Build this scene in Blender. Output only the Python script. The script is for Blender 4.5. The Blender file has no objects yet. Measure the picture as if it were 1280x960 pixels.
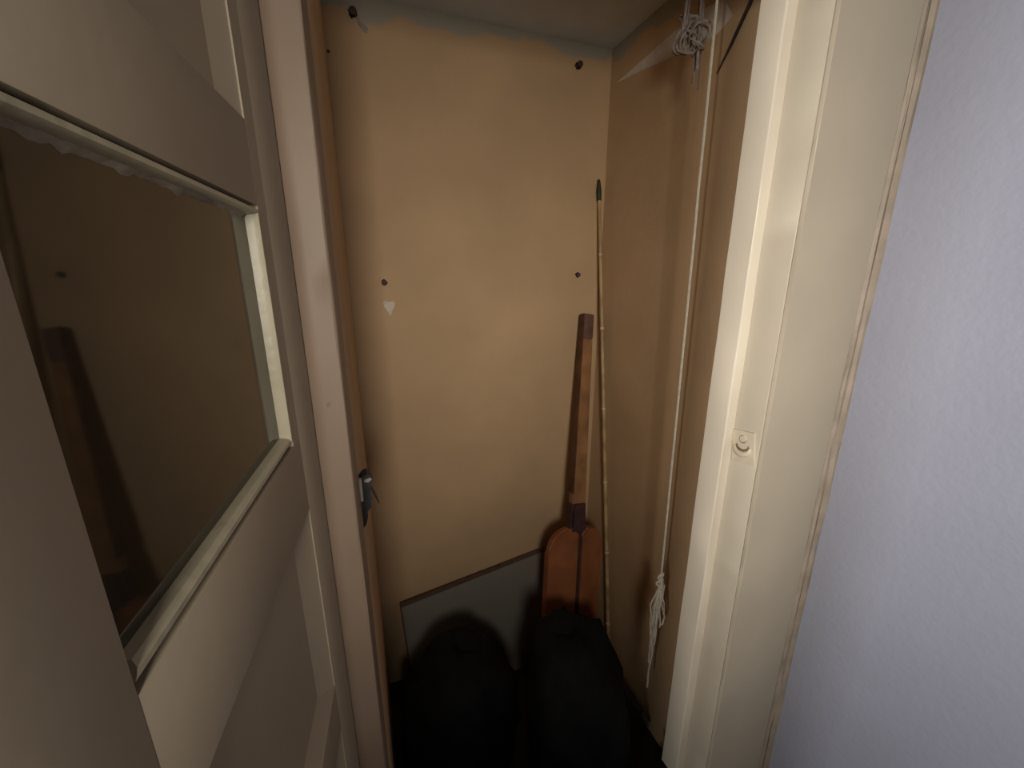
import bpy, bmesh, math, random
from mathutils import Vector, Matrix, noise

random.seed(7)
sc = bpy.context.scene
COL = sc.collection

# ------------------------------------------------------------------ camera, light, exposure
cam_d = bpy.data.cameras.new('camera')
cam_d.sensor_width = 36.0
cam_d.lens = 14.34
cam_d.clip_start = 0.01
cam = bpy.data.objects.new('camera', cam_d)
COL.objects.link(cam)
cam.location = (0, 0, 1.58)
cam.rotation_euler = (math.radians(90 - 14.98), 0, math.radians(-19.79))
sc.camera = cam

world = bpy.data.worlds.new('room_ambient')
sc.world = world
world.use_nodes = True
bg = world.node_tree.nodes['Background']
bg.inputs[0].default_value = (0.80, 0.82, 1.0, 1)
bg.inputs[1].default_value = 0.02

def area(name, loc, target, size, size_y, power, color, spread=180):
    d = bpy.data.lights.new(name, 'AREA')
    d.shape = 'RECTANGLE'
    d.size = size
    d.size_y = size_y
    d.energy = power
    d.color = color
    d.spread = math.radians(spread)
    o = bpy.data.objects.new(name, d)
    COL.objects.link(o)
    o.location = loc
    o.rotation_euler = (Vector(target) - Vector(loc)).to_track_quat('-Z', 'Y').to_euler()
    return o

# window daylight comes from the unseen room's left; two fill lights are added
area('closet_fill', (-0.10, -0.75, 1.70), (0.42, 1.0, 1.46), 0.22, 0.35, 3.4, (1.0, 0.94, 0.84), 76)  # fill light added behind the camera for the closet walls
area('jamb_fill', (-1.17, -0.64, 1.62), (0.72, 0.62, 1.54), 0.36, 0.45, 12.2, (1.0, 0.97, 0.92), 82)  # added fill light aimed at the jamb and casing
area('far_window', (-1.66, -0.46, 1.55), (0.99, 0.30, 1.45), 0.14, 0.7, 6.5, (0.85, 0.88, 1.0), 95)

sc.view_settings.view_transform = 'Standard'
sc.view_settings.look = 'None'
sc.view_settings.gamma = 1.0
sc.view_settings.use_curve_mapping = False
sc.view_settings.exposure = 0.0

# ------------------------------------------------------------------ materials
def mat(name, base, rough=0.5, var=0.12, scale=6.0, bump=0.0, bump_scale=60.0, spec=0.5, metallic=0.0, var2=None):
    m = bpy.data.materials.new(name)
    m.use_nodes = True
    nt = m.node_tree
    p = nt.nodes['Principled BSDF']
    p.inputs['Roughness'].default_value = rough
    p.inputs['Specular IOR Level'].default_value = spec
    p.inputs['Metallic'].default_value = metallic
    tc = nt.nodes.new('ShaderNodeTexCoord')
    n = nt.nodes.new('ShaderNodeTexNoise')
    n.inputs['Scale'].default_value = scale
    n.inputs['Detail'].default_value = 6
    nt.links.new(tc.outputs['Object'], n.inputs['Vector'])
    r = nt.nodes.new('ShaderNodeValToRGB')
    r.color_ramp.elements[0].position = 0.3
    r.color_ramp.elements[1].position = 0.7
    lo = var2 if var2 else [c * (1 - var) for c in base]
    hi = [min(1, c * (1 + var)) for c in base]
    r.color_ramp.elements[0].color = (*lo, 1)
    r.color_ramp.elements[1].color = (*hi, 1)
    nt.links.new(n.outputs['Fac'], r.inputs['Fac'])
    nt.links.new(r.outputs['Color'], p.inputs['Base Color'])
    if bump > 0:
        n2 = nt.nodes.new('ShaderNodeTexNoise')
        n2.inputs['Scale'].default_value = bump_scale
        n2.inputs['Detail'].default_value = 4
        nt.links.new(tc.outputs['Object'], n2.inputs['Vector'])
        b = nt.nodes.new('ShaderNodeBump')
        b.inputs['Strength'].default_value = bump
        b.inputs['Distance'].default_value = 0.004
        nt.links.new(n2.outputs['Fac'], b.inputs['Height'])
        nt.links.new(b.outputs['Normal'], p.inputs['Normal'])
    return m

def closet_paint():
    """tan distemper that stops at a ragged line below the whitewashed ceiling"""
    m = mat('tan_distemper', (0.50, 0.335, 0.19), 0.75, 0.10, 3.0, 0.25, 45, 0.3)
    nt = m.node_tree
    p = nt.nodes['Principled BSDF']
    old = p.inputs['Base Color'].links[0].from_socket
    tc = next(n for n in nt.nodes if n.type == 'TEX_COORD')
    sep = nt.nodes.new('ShaderNodeSeparateXYZ')
    nt.links.new(tc.outputs['Object'], sep.inputs[0])
    nz = nt.nodes.new('ShaderNodeTexNoise')
    nz.inputs['Scale'].default_value = 7.0
    nz.inputs['Detail'].default_value = 5
    nt.links.new(tc.outputs['Object'], nz.inputs['Vector'])
    ma = nt.nodes.new('ShaderNodeMath')
    ma.operation = 'MULTIPLY_ADD'
    ma.inputs[1].default_value = 0.16
    nt.links.new(nz.outputs['Fac'], ma.inputs[0])
    nt.links.new(sep.outputs['Z'], ma.inputs[2])
    rr = nt.nodes.new('ShaderNodeMapRange')
    rr.inputs['From Min'].default_value = 2.328
    rr.inputs['From Max'].default_value = 2.340
    nt.links.new(ma.outputs[0], rr.inputs['Value'])
    mx = nt.nodes.new('ShaderNodeMix')
    mx.data_type = 'RGBA'
    nt.links.new(rr.outputs[0], mx.inputs['Factor'])
    nt.links.new(old, mx.inputs['A'])
    mx.inputs['B'].default_value = (0.36, 0.33, 0.26, 1)
    nt.links.new(mx.outputs['Result'], p.inputs['Base Color'])
    return m

M = {
    'tan': closet_paint(),
    'ceil': mat('whitewash', (0.56, 0.60, 0.62), 0.85, 0.12, 5, 0.3, 40, 0.2),
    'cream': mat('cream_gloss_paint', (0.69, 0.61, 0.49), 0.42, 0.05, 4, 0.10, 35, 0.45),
    'lining': mat('lining_cream_shaded', (0.47, 0.41, 0.32), 0.45, 0.06, 4, 0.12, 35, 0.35),  # same jamb cream, darkened to take light off the lining
    'casing': mat('casing_cream_shaded', (0.375, 0.318, 0.238), 0.45, 0.05, 4, 0.12, 35, 0.35),  # cream paint darkened to stand for weaker light on the front face
    'post': mat('post_cream_shaded', (0.235, 0.168, 0.120), 0.5, 0.10, 4, 0.12, 30, 0.3),  # cream darkened to stand for the open door's shade on the post
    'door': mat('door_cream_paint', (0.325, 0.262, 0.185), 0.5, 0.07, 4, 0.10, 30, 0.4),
    'bead': mat('glazing_bead_paint', (0.44, 0.39, 0.27), 0.4, 0.12, 14, 0.25, 60, 0.4),
    'putty': mat('old_putty', (0.34, 0.29, 0.22), 0.8, 0.25, 40, 0.5, 90, 0.2),
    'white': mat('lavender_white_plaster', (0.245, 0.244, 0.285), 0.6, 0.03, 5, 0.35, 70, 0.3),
    'seam': mat('seam_filler', (0.25, 0.20, 0.15), 0.6, 0.18, 16, 0.4, 40, 0.3),
    'gap': mat('dark_gap', (0.02, 0.015, 0.012), 0.9, 0.2, 20),
    'glass': mat('dark_glass', (0.030, 0.026, 0.016), 0.04, 0.05, 2, 0, 1, 1.0),
    'nail': mat('rusty_nail', (0.055, 0.028, 0.016), 0.7, 0.4, 90),
    'plug': mat('violet_plug', (0.06, 0.035, 0.085), 0.6, 0.2, 60),
    'chip': mat('pale_plaster', (0.62, 0.54, 0.45), 0.85, 0.12, 40),
    'metal': mat('painted_plate', (0.53, 0.45, 0.34), 0.35, 0.08, 30, 0.15, 80, 0.5),
    'hole': mat('plate_hole', (0.16, 0.11, 0.07), 0.6, 0.2, 30),
    'black_metal': mat('blackened_lock', (0.018, 0.016, 0.018), 0.55, 0.5, 60),
    'string': mat('cotton_string', (0.56, 0.50, 0.41), 0.9, 0.14, 60, 0.4, 400, 0.1),
    'dusty': mat('dusty_cord', (0.30, 0.25, 0.22), 0.95, 0.30, 60, 0.3, 300, 0.1),
    'wood': mat('rust_wood', (0.25, 0.085, 0.030), 0.55, 0.3, 10, 0.2, 60, 0.4),
    'wood_handle': mat('brown_handle_wood', (0.26, 0.125, 0.050), 0.55, 0.35, 12, 0.2, 60, 0.4),
    'grip': mat('dark_grip', (0.13, 0.065, 0.050), 0.7, 0.3, 30, 0.2, 80, 0.3),
    'strip': mat('dark_edge_wood', (0.095, 0.042, 0.020), 0.6, 0.4, 14, 0.2, 60, 0.3),
    'collar': mat('dark_collar', (0.055, 0.022, 0.024), 0.7, 0.3, 40, 0.2, 80, 0.3),
    'cane': mat('bamboo_cane', (0.44, 0.32, 0.16), 0.5, 0.25, 14, 0.1, 60, 0.4, 0, (0.27, 0.17, 0.08)),
    'cane_node': mat('bamboo_node', (0.52, 0.44, 0.30), 0.6, 0.1, 20),
    'cane_tip': mat('green_black_tip', (0.030, 0.040, 0.015), 0.5, 0.4, 100),
    'board': mat('white_board', (0.20, 0.18, 0.15), 0.6, 0.06, 5, 0.1, 40, 0.3),
    'board_edge': mat('board_edge', (0.09, 0.05, 0.03), 0.8, 0.25, 40),
    'bag': mat('black_sack', (0.006, 0.006, 0.006), 0.75, 0.4, 20, 0.3, 30, 0.15),
    'cloth': mat('charcoal_cloth', (0.010, 0.010, 0.010), 0.95, 0.5, 60, 0.5, 160, 0.1),
    'paper': mat('crumpled_paper', (0.17, 0.165, 0.15), 0.8, 0.15, 20),
    'streak': mat('dark_streak', (0.025, 0.015, 0.010), 0.6, 0.3, 40),
    'floor': mat('dark_floorboards', (0.018, 0.013, 0.010), 0.7, 0.3, 6, 0.2, 40),
}

# ------------------------------------------------------------------ helpers
def props(o, label=None, cat=None, group=None, kind=None):
    if label: o['label'] = label
    if cat: o['category'] = cat
    if group: o['group'] = group
    if kind: o['kind'] = kind
    return o

def link(name, me, m, parent=None):
    o = bpy.data.objects.new(name, me)
    COL.objects.link(o)
    if m is not None:
        me.materials.append(m)
    if parent is not None:
        o.parent = parent
    return o

def empty(name, loc=(0, 0, 0), rot=None):
    o = bpy.data.objects.new(name, None)
    COL.objects.link(o)
    o.location = loc
    if rot is not None:
        o.rotation_euler = rot
    o.empty_display_size = 0.05
    return o

def smooth(me, ang=35):
    for p in me.polygons:
        p.use_smooth = True
    me.set_sharp_from_angle(angle=math.radians(ang))

def mesh(name, bm, sm=None):
    bmesh.ops.recalc_face_normals(bm, faces=bm.faces)
    me = bpy.data.meshes.new(name)
    bm.to_mesh(me)
    bm.free()
    if sm is not None:
        smooth(me, sm)
    return me

def box(name, lo, hi, m, parent=None, bev=0.0, seg=2, off=(0, 0, 0)):
    bm = bmesh.new()
    bmesh.ops.create_cube(bm, size=1)
    for v in bm.verts:
        for i in range(3):
            v.co[i] = (lo[i] + hi[i]) / 2 + v.co[i] * (hi[i] - lo[i]) - off[i]
    if bev > 0:
        bmesh.ops.bevel(bm, geom=bm.edges[:], offset=bev, segments=seg, profile=0.5, affect='EDGES')
    return link(name, mesh(name, bm, 40 if bev > 0 else None), m, parent)

def prism(name, poly, z0, z1, m, parent=None, wob=0.0, nz=1, off=(0, 0, 0)):
    """plan outline (x, y) carried up from z0 to z1, optionally a little uneven like old painted wood"""
    bm = bmesh.new()
    rings = []
    for k in range(nz + 1):
        z = z0 + (z1 - z0) * k / nz
        ring = []
        for i, (x, y) in enumerate(poly):
            dx = dy = 0
            if wob:
                dx = wob * noise.noise(Vector((i * 3.1, z * 7.0, 0.3)))
                dy = wob * noise.noise(Vector((i * 5.7, z * 7.0, 4.3)))
            ring.append(bm.verts.new((x + dx - off[0], y + dy - off[1], z - off[2])))
        rings.append(ring)
    n = len(poly)
    for a, b in zip(rings, rings[1:]):
        for i in range(n):
            bm.faces.new((a[i], a[(i + 1) % n], b[(i + 1) % n], b[i]))
    bm.faces.new(rings[0])
    bm.faces.new(rings[-1])
    return link(name, mesh(name, bm, 32), m, parent)

def tube_bm(bm, pts, rad, sides=6):
    pts = [Vector(p) for p in pts]
    rs = rad if isinstance(rad, (list, tuple)) else [rad] * len(pts)
    nrm = None
    rings = []
    for i, p in enumerate(pts):
        t = (pts[min(i + 1, len(pts) - 1)] - pts[max(i - 1, 0)]).normalized()
        if nrm is None:
            nrm = t.orthogonal().normalized()
        else:
            nrm = (nrm - t * nrm.dot(t))
            nrm = nrm.normalized() if nrm.length > 1e-6 else t.orthogonal().normalized()
        b = t.cross(nrm)
        rings.append([bm.verts.new(p + (nrm * math.cos(a) + b * math.sin(a)) * rs[i])
                      for a in [2 * math.pi * k / sides for k in range(sides)]])
    for a, b in zip(rings, rings[1:]):
        for k in range(sides):
            bm.faces.new((a[k], a[(k + 1) % sides], b[(k + 1) % sides], b[k]))
    bm.faces.new(rings[0])
    bm.faces.new(rings[-1])

def tube(name, pts, rad, m, parent=None, sides=6, off=(0, 0, 0)):
    bm = bmesh.new()
    o = Vector(off)
    tube_bm(bm, [Vector(p) - o for p in pts], rad, sides)
    return link(name, mesh(name, bm, 50), m, parent)

def slab(name, outline, normal_axis, at, thick, m, parent=None, off=(0, 0, 0)):
    """flat shape lying on a wall. outline (u, v): on 'y' walls u = x, on 'x' walls u = y; v = z"""
    bm = bmesh.new()
    A, B = [], []
    for u, v in outline:
        if normal_axis == 'y':
            a, b = (u, at, v), (u, at - thick, v)
        else:
            a, b = (at, u, v), (at - thick, u, v)
        A.append(bm.verts.new(Vector(a) - Vector(off)))
        B.append(bm.verts.new(Vector(b) - Vector(off)))
    n = len(A)
    for i in range(n):
        bm.faces.new((A[i], A[(i + 1) % n], B[(i + 1) % n], B[i]))
    bm.faces.new(A)
    bm.faces.new(B)
    return link(name, mesh(name, bm), m, parent)

# ------------------------------------------------------------------ room shell
YF, YA, YB = 0.56, 0.681, 1.358          # frame front, frame back, back wall of the closet
XL, XW = -0.0335, 0.835                 # left wall and right wall of the closet
ZC = 2.287                              # closet ceiling

def wall(name, lo, hi, m, label, cat='wall'):
    o = box(name, lo, hi, m)
    return props(o, label, cat, None, 'structure')

floor = wall('floor', (-2.2, -2.4, -0.05), (1.06, YB + 0.06, 0.0), M['floor'], 'dark floor running from the room into the closet', 'floor')
wall_back = wall('wall_back', (XL - 0.07, YB, 0), (XW + 0.07, YB + 0.06, ZC + 0.05), M['tan'], 'tan painted back wall of the closet with nails')
wall_left = wall('wall_left', (XL - 0.06, 0.685, 0), (XL, YB, ZC + 0.05), M['tan'], 'narrow tan side wall of the closet behind the door post')
wall_right = wall('wall_right', (XW, YA, 0), (XW + 0.06, YB, ZC + 0.05), M['tan'], 'tan side wall of the closet behind the hanging string')
ceiling = wall('ceiling', (XL - 0.02, YF + 0.1, ZC), (XW + 0.02, YB + 0.03, ZC + 0.06), M['ceil'], 'grey whitewashed closet ceiling', 'ceiling')
wall_front = wall('wall_room_right', (0.988, -2.4, 0), (1.06, 0.678, 2.6), M['white'], 'lavender white plaster wall beside the wide door casing')
wall_side = wall('wall_room_left', (-2.2, 0.578, 0), (-0.145, 0.678, 2.6), M['white'], 'lavender white plaster wall behind the open door')
wall_top = wall('wall_lintel', (-0.145, 0.578, 2.16), (0.988, 0.678, 2.6), M['white'], 'white plaster wall above the closet opening')

# pale and grey patches on the closet walls
def ragged(cx, cz, rx, rz, n=14, seed=0, jag=0.35):
    rnd = random.Random(seed)
    return [(cx + rx * math.cos(a) * (1 + rnd.uniform(-jag, jag)), cz + rz * math.sin(a) * (1 + rnd.uniform(-jag, jag)))
            for a in [2 * math.pi * k / n for k in range(n)]]

chip = [(0.0601, 1.4991), (0.0684, 1.5022), (0.0778, 1.497), (0.0892, 1.5002), (0.0964, 1.4939), (0.0913, 1.4804), (0.085, 1.468), (0.0819, 1.4556), (0.0757, 1.4587), (0.0705, 1.4711), (0.0622, 1.4836)]
props(slab('bare_plaster_spot', chip, 'y', YB, 0.0012, M['chip'], wall_back), 'pale bare plaster spot')
tri = [(1.3222, 2.1794), (1.1718, 2.1898), (1.0526, 2.1981), (0.9644, 2.2001), (0.8918, 2.1866), (0.8607, 2.14), (0.9043, 2.1244), (0.9592, 2.1275), (1.0577, 2.1421), (1.1718, 2.1597)]
props(slab('pale_wedge', tri, 'x', XW, 0.0012, M['chip'], wall_right), 'white wedge-shaped patch')  # flat pale wedge laid on the side wall
mark_outline = [(0.0477, 2.2458), (0.056, 2.2375), (0.0684, 2.2271), (0.0788, 2.2167), (0.0747, 2.2063), (0.0643, 2.2105), (0.0539, 2.225)]
props(slab('mark', mark_outline, 'y', YB, 0.001, M['dusty'], wall_back), 'grey scuff beside the top nail')  # flat grey mark laid on the back wall

# ------------------------------------------------------------------ door frame
def quarter(cx, cy, r, a0, a1, n=5):
    return [(cx + r * math.cos(math.radians(a0 + (a1 - a0) * k / n)), cy + r * math.sin(math.radians(a0 + (a1 - a0) * k / n))) for k in range(n + 1)]

HEAD = 2.10
jb = props(empty('trim_1', (0.744, YF, 0)), 'cream painted door jamb with a strike plate beside the white wall', 'door jamb', None, 'structure')
J = (0.744, YF, 0)
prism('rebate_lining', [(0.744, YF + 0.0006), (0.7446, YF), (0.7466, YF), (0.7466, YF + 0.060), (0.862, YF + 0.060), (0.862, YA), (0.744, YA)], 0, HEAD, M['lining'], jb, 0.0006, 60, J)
prism('stop_strip', quarter(0.7225, 0.6288, 0.0035, 270, 180, 3) + [(0.719, YA), (0.744, YA), (0.744, 0.6253)], 0, HEAD, M['cream'], jb, 0.0010, 60, J)

cas = props(empty('trim_2', (0.85, YF, 0)), 'wide flat cream door casing beside the lavender white wall', 'door casing', None, 'structure')
CO = (0.85, YF, 0)
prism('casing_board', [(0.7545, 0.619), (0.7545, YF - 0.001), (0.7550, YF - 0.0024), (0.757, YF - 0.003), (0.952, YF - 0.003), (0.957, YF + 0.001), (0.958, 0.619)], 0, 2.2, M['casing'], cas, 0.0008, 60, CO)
prism('edge_bead', [(0.9605, 0.600), (0.9605, YF + 0.002)] + quarter(0.9670, YF + 0.002, 0.0065, 180, 320, 6) + [(0.976, YF - 0.001), (0.982, YF - 0.006), (0.988, YF - 0.008), (0.988, 0.600)], 0, 2.2, M['seam'], cas, 0.0022, 90, CO)

pst = props(empty('trim_3', (-0.09, YF, 0)), 'cream door post the panelled door is hung on', 'door post', None, 'structure')
PO = (-0.09, YF, 0)
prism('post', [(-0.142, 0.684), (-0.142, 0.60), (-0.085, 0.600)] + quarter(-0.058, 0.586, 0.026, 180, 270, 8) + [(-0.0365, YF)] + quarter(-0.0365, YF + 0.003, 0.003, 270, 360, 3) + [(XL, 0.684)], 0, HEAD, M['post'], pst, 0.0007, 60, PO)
props(slab('paint_chip', [(-0.0560, 1.417), (-0.0515, 1.4195), (-0.0505, 1.4165), (-0.0530, 1.413), (-0.0562, 1.412)], 'y', YF + 0.0005, 0.0008, M['hole'], pst, PO), 'small brown paint chip')
hd = box('trim_4', (-0.142, YF, HEAD), (0.862, YA, HEAD + 0.07), M['cream'], None, 0.003)
props(hd, 'cream head board across the top of the closet opening', 'door head', None, 'structure')

# strike plate on the rebate: thin plate, round bolt hole, crescent keep
tilt = math.radians(9)
pl_c = Vector((0.744, 0.595, 1.223))
def on_plate(u, v, d):     # u along +y flipped so it runs towards the room, v up, d out of the jamb face
    uu = u * math.cos(tilt) - v * math.sin(tilt)
    vv = u * math.sin(tilt) + v * math.cos(tilt)
    return Vector((pl_c.x - d, pl_c.y - uu, pl_c.z + vv)) - Vector(J)
bm = bmesh.new()
o1 = [on_plate(u, v, 0.0) for u, v in ((-.0275, -.036), (.0275, -.036), (.0275, .036), (-.0275, .036))]
o2 = [on_plate(u, v, 0.0036) for u, v in ((-.0268, -.0353), (.0268, -.0353), (.0268, .0353), (-.0268, .0353))]
A = [bm.verts.new(p) for p in o1]
B = [bm.verts.new(p) for p in o2]
for i in range(4):
    bm.faces.new((A[i], A[(i + 1) % 4], B[(i + 1) % 4], B[i]))
bm.faces.new(A); bm.faces.new(B)
plate = link('strike_plate', mesh('strike_plate', bm), M['metal'], jb)
props(plate, 'paint covered strike plate with a crescent keep')
def plate_disc(name, cu, cv, r, d0, d1, m):
    bm = bmesh.new()
    n = 16
    a = [bm.verts.new(on_plate(cu + r * math.cos(2 * math.pi * k / n), cv + r * math.sin(2 * math.pi * k / n), d0)) for k in range(n)]
    b = [bm.verts.new(on_plate(cu + r * .9 * math.cos(2 * math.pi * k / n), cv + r * .9 * math.sin(2 * math.pi * k / n), d1)) for k in range(n)]
    for k in range(n):
        bm.faces.new((a[k], a[(k + 1) % n], b[(k + 1) % n], b[k]))
    bm.faces.new(a); bm.faces.new(b)
    return link(name, mesh(name, bm, 40), m, plate)
plate_disc('screw_rim', 0.000, 0.017, 0.0096, 0.003, 0.0042, M['hole'])
plate_disc('screw_head', 0.0012, 0.0182, 0.0078, 0.003, 0.0062, M['metal'])
bm = bmesh.new()
pts = [on_plate(0.019 * math.cos(math.radians(a)), 0.0015 + 0.0165 * math.sin(math.radians(a)), 0.0052) for a in range(178, 363, 12)]
tube_bm(bm, pts, [0.002 + 0.0052 * math.sin(math.pi * k / (len(pts) - 1)) for k in range(len(pts))], 8)
link('crescent_keep', mesh('crescent_keep', bm, 50), M['metal'], plate)
bm = bmesh.new()
pts = [on_plate(0.0145 * math.cos(math.radians(a)), 0.0035 + 0.0115 * math.sin(math.radians(a)), 0.0044) for a in range(170, 371, 15)]
tube_bm(bm, pts, [0.0012 + 0.0024 * math.sin(math.pi * k / (len(pts) - 1)) for k in range(len(pts))], 6)
link('keep_slot', mesh('keep_slot', bm, 50), M['hole'], plate)

# broken lock left on the closet side of the post
lk = props(empty('broken_lock', (XL, 0.70, 1.185)), 'broken blackened lock remains sticking out behind the door post', 'lock')
LO = (XL, 0.70, 1.185)
bm = bmesh.new()
prof = [(0.000, 1.232), (0.006, 1.240), (0.014, 1.243), (0.020, 1.240), (0.023, 1.233), (0.020, 1.226), (0.017, 1.214), (0.018, 1.196),
        (0.016, 1.178), (0.010, 1.172), (0.009, 1.160), (0.005, 1.146), (0.000, 1.139)]
A = [bm.verts.new(Vector((XL + u, 0.695, z)) - Vector(LO)) for u, z in prof]
B = [bm.verts.new(Vector((XL + u * 0.92, 0.722, z)) - Vector(LO)) for u, z in prof]
for i in range(len(A)):
    j = (i + 1) % len(A)
    bm.faces.new((A[i], A[j], B[j], B[i]))
bm.faces.new(A); bm.faces.new(B)
link('lock_case', mesh('lock_case', bm), M['black_metal'], lk)
tube('bent_prong', [(XL + 0.016, 0.700, 1.222), (XL + 0.021, 0.698, 1.210), (XL + 0.026, 0.697, 1.196), (XL + 0.030, 0.697, 1.182)], [0.0022, 0.0026, 0.0022, 0.0008], M['black_metal'], lk, 6, LO)
tube('bolt_end', [(XL + 0.010, 0.694, 1.232), (XL + 0.015, 0.692, 1.233), (XL + 0.021, 0.692, 1.236)], [0.003, 0.0042, 0.0026], M['dusty'], lk, 8, LO)
box('lock_flange', (XL - 0.0005, 0.690, 1.195), (XL + 0.0045, 0.698, 1.238), M['bead'], lk, 0.0008, 1, LO)

# ------------------------------------------------------------------ the panelled door, hung on the post and swung past square
DAZ = math.radians(4.94)
door = props(empty('door_1', (-0.0736, YF, 0.015), (0, 0, math.atan2(-math.cos(DAZ), -math.sin(DAZ)))),
             'open cream panelled door with a dark glass pane', 'door', None, 'structure')
# local frame: x from hinge towards the free edge, y out of the seen face, z up from the door foot
DZ = 0.015
TH = 0.038
def dbox(name, s0, s1, z0, z1, m=None, n0=-TH, n1=0.0, parent=door, bev=0.0005):
    return box(name, (s0, n0, z0 - DZ), (s1, n1, z1 - DZ), m or M['door'], parent, bev, 2)
S1, S2, SW = 0.104, 0.379, 0.480
SL = 0.078                                 # the lower panels reach a little closer to the hinge
dbox('hinge_stile', 0.0, SL, 0.015, 2.05)
dbox('hinge_stile', SL, S1, 1.404, 2.05, bev=0.0)
dbox('lock_stile', S2, SW, 0.015, 2.05)
ZR = [(0.015, 0.17, SL), (0.967, 1.044, SL), (1.313, 1.404, SL), (1.641, 1.711, S1), (1.985, 2.05, S1)]
for z0, z1, s in ZR:
    dbox('rail', s, S2, z0, z1, bev=0.0005)

def panel(s0, s1, z0, z1, side=0.046, foot=0.004, head=0.004, dep=0.020):
    """sunk panel with a wide sloping margin at its sides"""
    bm = bmesh.new()
    def ring(i, f, h, d):
        return [bm.verts.new((s, -d, z - DZ)) for s, z in ((s0 + i, z0 + f), (s1 - i, z0 + f), (s1 - i, z1 - h), (s0 + i, z1 - h))]
    a = ring(-0.001, -0.001, -0.001, 0.0012)
    c = ring(side, foot, head, dep)
    for k in range(4):
        bm.faces.new((a[k], a[(k + 1) % 4], c[(k + 1) % 4], c[k]))
    bm.faces.new(c)
    bk = [bm.verts.new((v.co.x, -0.030, v.co.z)) for v in a]
    for k in range(4):
        bm.faces.new((a[k], a[(k + 1) % 4], bk[(k + 1) % 4], bk[k]))
    bm.faces.new(bk)
    return link('panel', mesh('panel', bm), M['door'], door)
panel(SL, S2, 0.17, 0.967, 0.034, 0.026, 0.004, 0.013)
panel(SL, S2, 1.044, 1.313, 0.034, 0.026, 0.004, 0.013)
panel(S1, S2, 1.711, 1.985, 0.030, 0.004, 0.004, 0.010)

# glazing: reveal backing, pane, four beads each with a dark open joint round them
GZ0, GZ1 = 1.404, 1.641
def glazed(s0, s1):
    dbox('pane', s0 - 0.003, s1 + 0.003, GZ0 - 0.003, GZ1 + 0.003, M['glass'], -0.014, -0.010, door, 0.0)
    j = 0.0030
    def bead(name_pts, m=M['bead']):
        bm = bmesh.new()
        A = [bm.verts.new((p[0], p[1], p[2] - DZ)) for p in name_pts[0]]
        B = [bm.verts.new((p[0], p[1], p[2] - DZ)) for p in name_pts[1]]
        n = len(A)
        for k in range(n):
            bm.faces.new((A[k], A[(k + 1) % n], B[(k + 1) % n], B[k]))
        bm.faces.new(A); bm.faces.new(B)
        return link('glazing_bead', mesh('glazing_bead', bm, 30), m, door)
    # bead profile across its width (w from the opening edge inwards, n = depth)
    prof = [(0.0, -0.010), (0.0, -0.0006), (0.0008, 0.0006), (0.0034, 0.0006), (0.0044, -0.0010), (0.0052, -0.0052), (0.0060, -0.010)]
    foot = [(0.0, -0.010), (0.0, -0.0030), (0.0015, -0.0006), (0.0050, -0.0006), (0.0078, -0.0040), (0.0086, -0.010)]
    zt, zb = GZ1 - j, GZ0 + j + 0.0014
    bead(([(s0 + w + 0.0008, n, zb + w) for w, n in prof], [(s0 + w + 0.0008, n, zt - w) for w, n in prof]))
    bead(([(s1 - w * .5, n - 0.006, zb + w) for w, n in prof], [(s1 - w * .5, n - 0.006, zt - w) for w, n in prof]))
    bead(([(s0 + w, n, zt - w) for w, n in prof], [(s1 - w, n, zt - w) for w, n in prof]))
    bead(([(s0 + w, n, zb + w) for w, n in foot], [(s1 - w, n, zb + w) for w, n in foot]))
    # open joints
    dbox('open_joint', s0, s1, GZ1 - j - 0.0005, GZ1 + 0.001, M['gap'], -0.014, -0.006, door, 0.0)
    dbox('open_joint', s0, s1, GZ0 - 0.001, GZ0 + j + 0.0016, M['gap'], -0.014, -0.006, door, 0.0)
    # crumbling putty under the top bead
    bm = bmesh.new()
    N = 46
    top, bot = [], []
    for k in range(N + 1):
        s = s0 + 0.012 + (s1 - s0 - 0.024) * k / N
        d = 0.0018 + 0.0028 * abs(noise.noise(Vector((k * 0.31, s0 * 9, 0)))) * 2
        if k % 17 == 4: d += 0.0025
        top.append(bm.verts.new((s, -0.0055, GZ1 - 0.0075 - DZ)))
        bot.append(bm.verts.new((s, -0.0099, GZ1 - 0.0085 - d - DZ)))
    for k in range(N):
        bm.faces.new((top[k], top[k + 1], bot[k + 1], bot[k]))
    link('putty', mesh('putty', bm, 60), M['putty'], door)
glazed(S1, S2)

# ------------------------------------------------------------------ nails in the back wall
def nail(name, x, z, label, r=0.0075, out=0.022, droop=0.0, m='nail', hole=True):
    e = props(empty(name, (x, YB, z)), label, 'wall plug' if name == 'wall_plug' else 'nail')
    tube('shank', [(0, 0.012, 0), (0, -out * .5, -droop * .4), (0, -out, -droop)], [r * .42, r * .42, r * .40], M[m], e, 8)
    bm = bmesh.new()
    tube_bm(bm, [(0, -out + .002, -droop), (0, -out - .0005, -droop), (0, -out - .003, -droop), (0, -out - .004, -droop)], [r * .7, r, r * .9, r * .35], 12)
    link('head', mesh('head', bm, 40), M[m], e)
    if hole:
        slab('ragged_hole', ragged(0, 0, r * 1.05, r * 1.2, 12, int(x * 999) + 3), 'y', 0, 0.0008, M['gap'], e)
    return e
nail('nail', 0.042, 2.246, 'thick dark nail with a grey scuff beside it near the ceiling', 0.010, 0.026, 0.006)
nail('nail', 0.711, 2.222, 'rusty nail under the ceiling near the corner of the back wall', 0.0095, 0.018, 0.0)
nail('nail', 0.068, 1.557, 'dark round nail just above the pale bare plaster spot', 0.0085, 0.012)
nail('wall_plug', 0.740, 1.580, 'small dark violet plug in the back wall beside the cane', 0.0075, 0.010, 0.0, 'plug')
nail('nail', -0.027, 2.148, 'tiny dark nail in the back wall corner beside the door post', 0.0036, 0.006, 0.0, 'nail', False)

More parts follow.
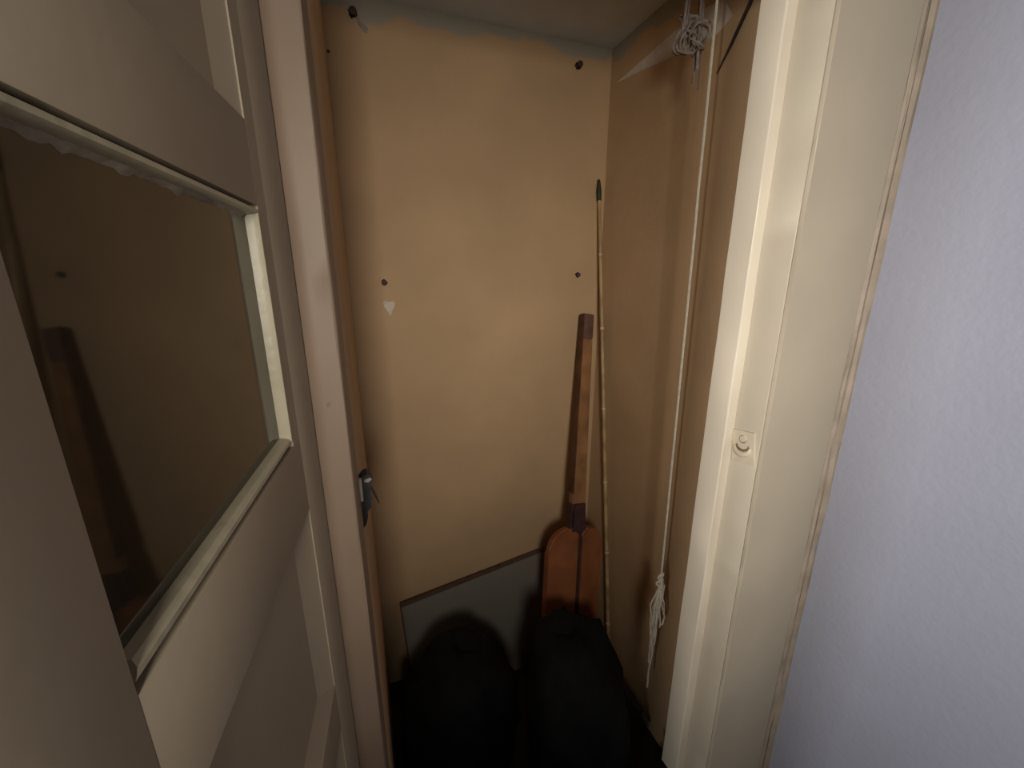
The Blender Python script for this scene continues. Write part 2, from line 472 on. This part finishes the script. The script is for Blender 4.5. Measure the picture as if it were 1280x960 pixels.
# ------------------------------------------------------------------ things leaning in the closet
# white board against the back wall
bd = props(empty('leaning_board', (0.33, YB - 0.10, 0)), 'grey board with brown edges leaning on the back wall', 'board')
BO = Vector((0.33, YB - 0.10, 0))
ylean = lambda z: YB - 0.030 - (0.44 - z) * 0.20
def board_piece(name, corners, m, t):
    bm = bmesh.new()
    A = [bm.verts.new(Vector((x, ylean(z), z)) - BO) for x, z in corners]
    B = [bm.verts.new(Vector((x, ylean(z) + t, z + 0.002)) - BO) for x, z in corners]
    n = len(A)
    for k in range(n):
        bm.faces.new((A[k], A[(k + 1) % n], B[(k + 1) % n], B[k]))
    bm.faces.new(A); bm.faces.new(B)
    return link(name, mesh(name, bm), m, bd)
TLx, TLz, TRx, TRz = 0.031, 0.390, 0.655, 0.478
board_piece('panel_face', [(TLx + .006, TLz - .008), (TLx + .03, .002), (TRx, .002), (TRx, TRz - .008)], M['board'], 0.010)
board_piece('top_edging', [(TLx, TLz - .008), (TRx, TRz - .008), (TRx, TRz), (TLx, TLz)], M['board_edge'], 0.012)
board_piece('side_edging', [(TLx, TLz - .004), (TLx + .006, TLz - .008), (TLx + .030, .002), (TLx + .022, .002)], M['board_edge'], 0.012)

# long handled wooden paddle in the corner
top = Vector((0.772, 1.332, 1.440))
foot = Vector((0.572, 1.005, 0.0))
axis = (top - foot).normalized()
L = (top - foot).length
xax = Vector((1, 0.05, 0))
xax = (xax - axis * xax.dot(axis)).normalized()
yax = axis.cross(xax)
pd = props(empty('paddle', foot), 'rust brown wooden paddle with a long squared handle standing in the corner', 'paddle')
pd.rotation_euler = Matrix((xax, yax, axis)).transposed().to_euler()
def pbox(name, w0, w1, d, z0, z1, m, bev=0.003, cx0=0, cx1=0, parent=pd):
    bm = bmesh.new()
    bmesh.ops.create_cube(bm, size=1)
    for v in bm.verts:
        up = v.co.z > 0
        v.co = Vector((v.co.x * (w1 if up else w0) + (cx1 if up else cx0), v.co.y * d, z1 if up else z0))
    bmesh.ops.bevel(bm, geom=bm.edges[:], offset=bev, segments=2, affect='EDGES')
    return link(name, mesh(name, bm, 40), m, parent)
zc = L * 0.545
pbox('handle', 0.056, 0.044, 0.030, zc - 0.02, L - 0.090, M['wood_handle'])
pbox('grip', 0.044, 0.046, 0.032, L - 0.092, L, M['grip'])
pbox('handle_edge_strip', 0.007, 0.007, 0.033, zc + 0.02, L - 0.002, M['strip'], 0.002, -0.0258, -0.0205)
pbox('collar', 0.070, 0.058, 0.046, zc - 0.125, zc - 0.005, M['collar'], 0.010)

def blade(name, w, h, d, cx, ztop, m, rr):
    """flat blade half with rounded shoulders"""
    bm = bmesh.new()
    pr = [(-w / 2 * .82, 0.0), (w / 2 * .82, 0.0), (w / 2, 0.08)]
    pr += [(w / 2 - rr[1] + rr[1] * math.cos(a), ztop - rr[1] * 1.1 + rr[1] * 1.1 * math.sin(a)) for a in [math.pi / 2 * k / 6 for k in range(7)]]
    pr += [(-w / 2 + rr[0] - rr[0] * math.sin(a), ztop - rr[0] * 1.1 + rr[0] * 1.1 * math.cos(a)) for a in [math.pi / 2 * k / 6 for k in range(7)]]
    pr += [(-w / 2, 0.08)]
    A = [bm.verts.new((cx + u, -d / 2, v)) for u, v in pr]
    B = [bm.verts.new((cx + u, d / 2, v)) for u, v in pr]
    n = len(A)
    for k in range(n):
        bm.faces.new((A[k], A[(k + 1) % n], B[(k + 1) % n], B[k]))
    fa = bm.faces.new(A); fb = bm.faces.new(B)
    bmesh.ops.bevel(bm, geom=list(fa.edges) + list(fb.edges), offset=0.007, segments=3, affect='EDGES')
    return link(name, mesh(name, bm, 40), m, pd)
blade('blade_half', 0.118, 1, 0.034, -0.055, zc - 0.105, M['wood'], (0.082, 0.020))
blade('blade_half', 0.084, 1, 0.034, 0.064, zc - 0.110, M['wood'], (0.026, 0.038))
pbox('blade_core', 0.05, 0.05, 0.016, 0.02, zc - 0.12, M['collar'], 0.003, 0.012, 0.012)

# bamboo cane in the corner
cn = props(empty('cane', (0.817, 1.10, 0)), 'thin bamboo cane with a green black tip standing in the corner', 'cane')
c0, c1 = Vector((0.817, 1.095, 0.0)), Vector((0.800, 1.343, 1.896))
def cp(t, bow=0.006):
    p = c0.lerp(c1, t)
    return p + Vector((0.3, 0.4, 0)) * bow * math.sin(math.pi * t) - Vector((0.817, 1.10, 0))
N = 24
tube('cane_shaft', [cp(k / N * .968) for k in range(N + 1)], [0.0085 - 0.0028 * k / N for k in range(N + 1)], M['cane'], cn, 8)
tube('tip', [cp(.964), cp(.98), cp(.99), cp(1.0)], [0.0078, 0.0088, 0.0072, 0.0045], M['cane_tip'], cn, 8)
for k, t in enumerate((.12, .28, .43, .58, .735, .87)):
    r = 0.0085 - 0.0028 * t
    tube('node', [cp(t - .0022), cp(t - .0008), cp(t + .0008), cp(t + .0022)], [r, r + .0016, r + .0016, r], M['cane_node'], cn, 8)

# black sacks on the closet floor
def sack(name, loc, rx, ry, h, label, seed, peak, m):
    e = props(empty(name, loc), label, 'sack')
    bm = bmesh.new()
    bmesh.ops.create_icosphere(bm, subdivisions=4, radius=1)
    for v in bm.verts:
        d = v.co.normalized()
        f = 1 + 0.14 * noise.noise(d * 1.7 + Vector((seed, 0, 0))) + 0.09 * noise.noise(d * 4.1 + Vector((0, seed, 0)))
        f += 0.035 * abs(noise.noise(Vector((d.x * 9, d.y * 9, d.z * 3 + seed))))
        z = d.z * f
        k = max(0, z)
        wide = (1 - abs(d.z) ** 3.2) ** 0.42 / max(1e-4, math.sqrt(max(1e-8, 1 - d.z * d.z))) if abs(d.z) < .999 else 1.0
        wide = min(wide, 1.6)
        v.co = Vector((d.x * f * rx * wide + peak[0] * k ** 2, d.y * f * ry * wide + peak[1] * k ** 2, max(0.0, (z * 0.55 + 0.45) * h)))
    link('sack_body', mesh('sack_body', bm, 60), m, e)
    # gathered neck
    bm = bmesh.new()
    base = Vector((peak[0], peak[1], h * 0.93))
    pts = [base + Vector((0, 0, t)) + Vector((peak[2] * t, 0, 0)) for t in (-.03, 0.0, .018, .034, .052)]
    tube_bm(bm, pts, [.055, .040, .022, .034, .046], 14)
    for v in bm.verts:
        v.co += Vector((noise.noise(v.co * 60), noise.noise(v.co * 60 + Vector((5, 0, 0))), noise.noise(v.co * 60 + Vector((0, 5, 0))))) * 0.010
    link('gathered_neck', mesh('gathered_neck', bm, 60), m, e)
    return e
s1 = sack('sack', (0.180, 1.000, 0), 0.186, 0.150, 0.450, 'bulging black sack in front of the leaning grey board', 1.3, (0.02, 0.02, .3), M['bag'])
s2 = sack('sack', (0.488, 0.770, 0), 0.155, 0.130, 0.560, 'black sack piled against the blade of the paddle', 6.1, (0.0, 0.12, -.2), M['bag'])
s3 = sack('sack', (0.705, 0.640, 0), 0.055, 0.050, 0.150, 'small black sack on the floor by the string end', 9.4, (0.0, 0.01, .2), M['bag'])

# crumpled paper by the right wall
bm = bmesh.new()
N = 10
g = [[None] * (N + 1) for _ in range(N + 1)]
for i in range(N + 1):
    for j in range(N + 1):
        u, v = i / N - .5, j / N - .5
        g[i][j] = bm.verts.new((0.012 * noise.noise(Vector((u * 6, v * 6, 1))) - 0.05 * v, u * 0.19, v * 0.13 - u * 0.05 + 0.012 * noise.noise(Vector((u * 5, v * 5, 9)))))
for i in range(N):
    for j in range(N):
        bm.faces.new((g[i][j], g[i + 1][j], g[i + 1][j + 1], g[i][j + 1]))
bmesh.ops.solidify(bm, geom=bm.faces[:], thickness=0.0015)
pp = link('crumpled_paper', mesh('crumpled_paper', bm), M['paper'])
pp.location = (0.785, 0.93, 0.095)
props(pp, 'crumpled grey paper propped against the side wall below the string', 'paper')

# ------------------------------------------------------------------ hanging string with a knotted bundle
SX, SY = 0.728, 0.790
def sx(z): return 0.742 - (z - 0.75) * 0.0155
st = props(empty('pull_string', (SX, SY, ZC)), 'long white string hanging from the ceiling with a knotted bundle', 'string')
SO = (SX, SY, ZC)
pts = []
for k in range(60):
    z = ZC - (ZC - 0.735) * k / 59
    pts.append((sx(z) + 0.0012 * noise.noise(Vector((z * 6, 0, 0))), SY + 0.001 * noise.noise(Vector((z * 7, 3, 0))), z))
tube('string_line', pts, 0.0029, M['string'], st, 6, SO)
rnd = random.Random(4)
def loop(name, z0, z1, w, ph, m, r=0.0019, cx=None, dx=0.0):
    P = []
    for k in range(25):
        a = 2 * math.pi * k / 24
        z = (z0 + z1) / 2 + (z0 - z1) / 2 * math.cos(a)
        f = (z0 - z) / (z0 - z1)
        off = w * math.sin(a) * (0.6 + 0.4 * math.sin(3 * a + ph))
        bx = (cx if cx is not None else sx(z0)) + dx * f
        P.append((bx + off * math.cos(ph) + 0.0015 * rnd.uniform(-1, 1), SY + off * math.sin(ph) + 0.0015 * rnd.uniform(-1, 1), z))
    tube(name, P, r, m, st, 5, SO)
for k in range(3):
    loop('knot_turn', 0.750 - .010 * k, 0.722 - .012 * k, 0.010, k * 1.2, M['string'], 0.0032)
for z0, z1, w, ph, dx in ((.728, .520, .016, .3, -.006), (.724, .560, .020, .1, .020), (.720, .500, .013, 2.6, -.012), (.715, .575, .018, 2.9, -.012),
                          (.726, .600, .015, .6, .024), (.712, .485, .011, .2, -.012), (.705, .540, .014, 3.4, -.008), (.700, .470, .009, 1.2, -.013), (.555, .430, .011, .4, -.016)):
    loop('string_loop', z0, z1, w, ph, M['string'], 0.0022, None, dx)
for z0, z1, dx in ((.700, .560, .008), (.690, .50, -.006)):
    tube('string_strand', [(sx(z0) + dx * t + .003 * math.sin(9 * t), SY - .006, z0 + (z1 - z0) * t) for t in [k / 10 for k in range(11)]], 0.0022, M['string'], st, 5, SO)
tube('string_tail', [(0.736 - .006 * t + .0018 * math.sin(8 * t), SY - .004, .50 - .165 * t) for t in [k / 12 for k in range(13)]], 0.0029, M['string'], st, 6, SO)

# dusty tangle of cord beside the ceiling
tg = props(empty('cord_tangle', (0.735, 0.86, ZC)), 'dusty brown tangle of cord hanging under the ceiling beside the string', 'cord')
TO = Vector((0.735, 0.86, ZC))
rnd = random.Random(12)
for q in range(9):
    c = Vector((0.728 + rnd.uniform(-.016, .016), 0.86 + rnd.uniform(-.02, .02), 2.088 + rnd.uniform(-.022, .03)))
    ra, rb, ph = rnd.uniform(.012, .026), rnd.uniform(.016, .036), rnd.uniform(0, 6)
    P = []
    for k in range(21):
        a = 2 * math.pi * k / 20 + ph
        P.append(c + Vector((ra * math.cos(a) + .004 * math.sin(3 * a), .014 * math.sin(2 * a + ph), rb * math.sin(a))) - TO)
    bm = bmesh.new()
    tube_bm(bm, P, 0.0022, 5)
    link('cord_loop', mesh('cord_loop', bm, 50), M['dusty'], tg)
for q, (x, y, z1) in enumerate(((.706, .86, 2.075), (.722, .87, 2.05), (.742, .855, 2.02), (.752, .86, 1.985), (.745, .868, 2.0), (.712, .865, 2.06))):
    P = [Vector((x + .004 * math.sin(q + 5 * t), y, ZC + (z1 - ZC) * t)) - TO for t in [k / 12 for k in range(13)]]
    bm = bmesh.new()
    tube_bm(bm, P, 0.0019 if q % 2 else 0.0028, 5)
    link('cord_strand', mesh('cord_strand', bm, 50), M['dusty'], tg)

# thin tube drawn as a dark slanting streak, high behind the jamb
rd = tube('slanting_streak', [Vector(p) - Vector((.796, .80, 2.06)) for p in ((.826, .772, 2.200), (.828, .812, 2.136), (.829, .848, 2.084), (.830, .885, 2.036))], [0.0042, 0.0042, 0.0034, 0.0012], M['streak'], None, 7)
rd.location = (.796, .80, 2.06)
props(rd, 'thin dark slanting rod against the side wall high behind the door jamb', 'streak')
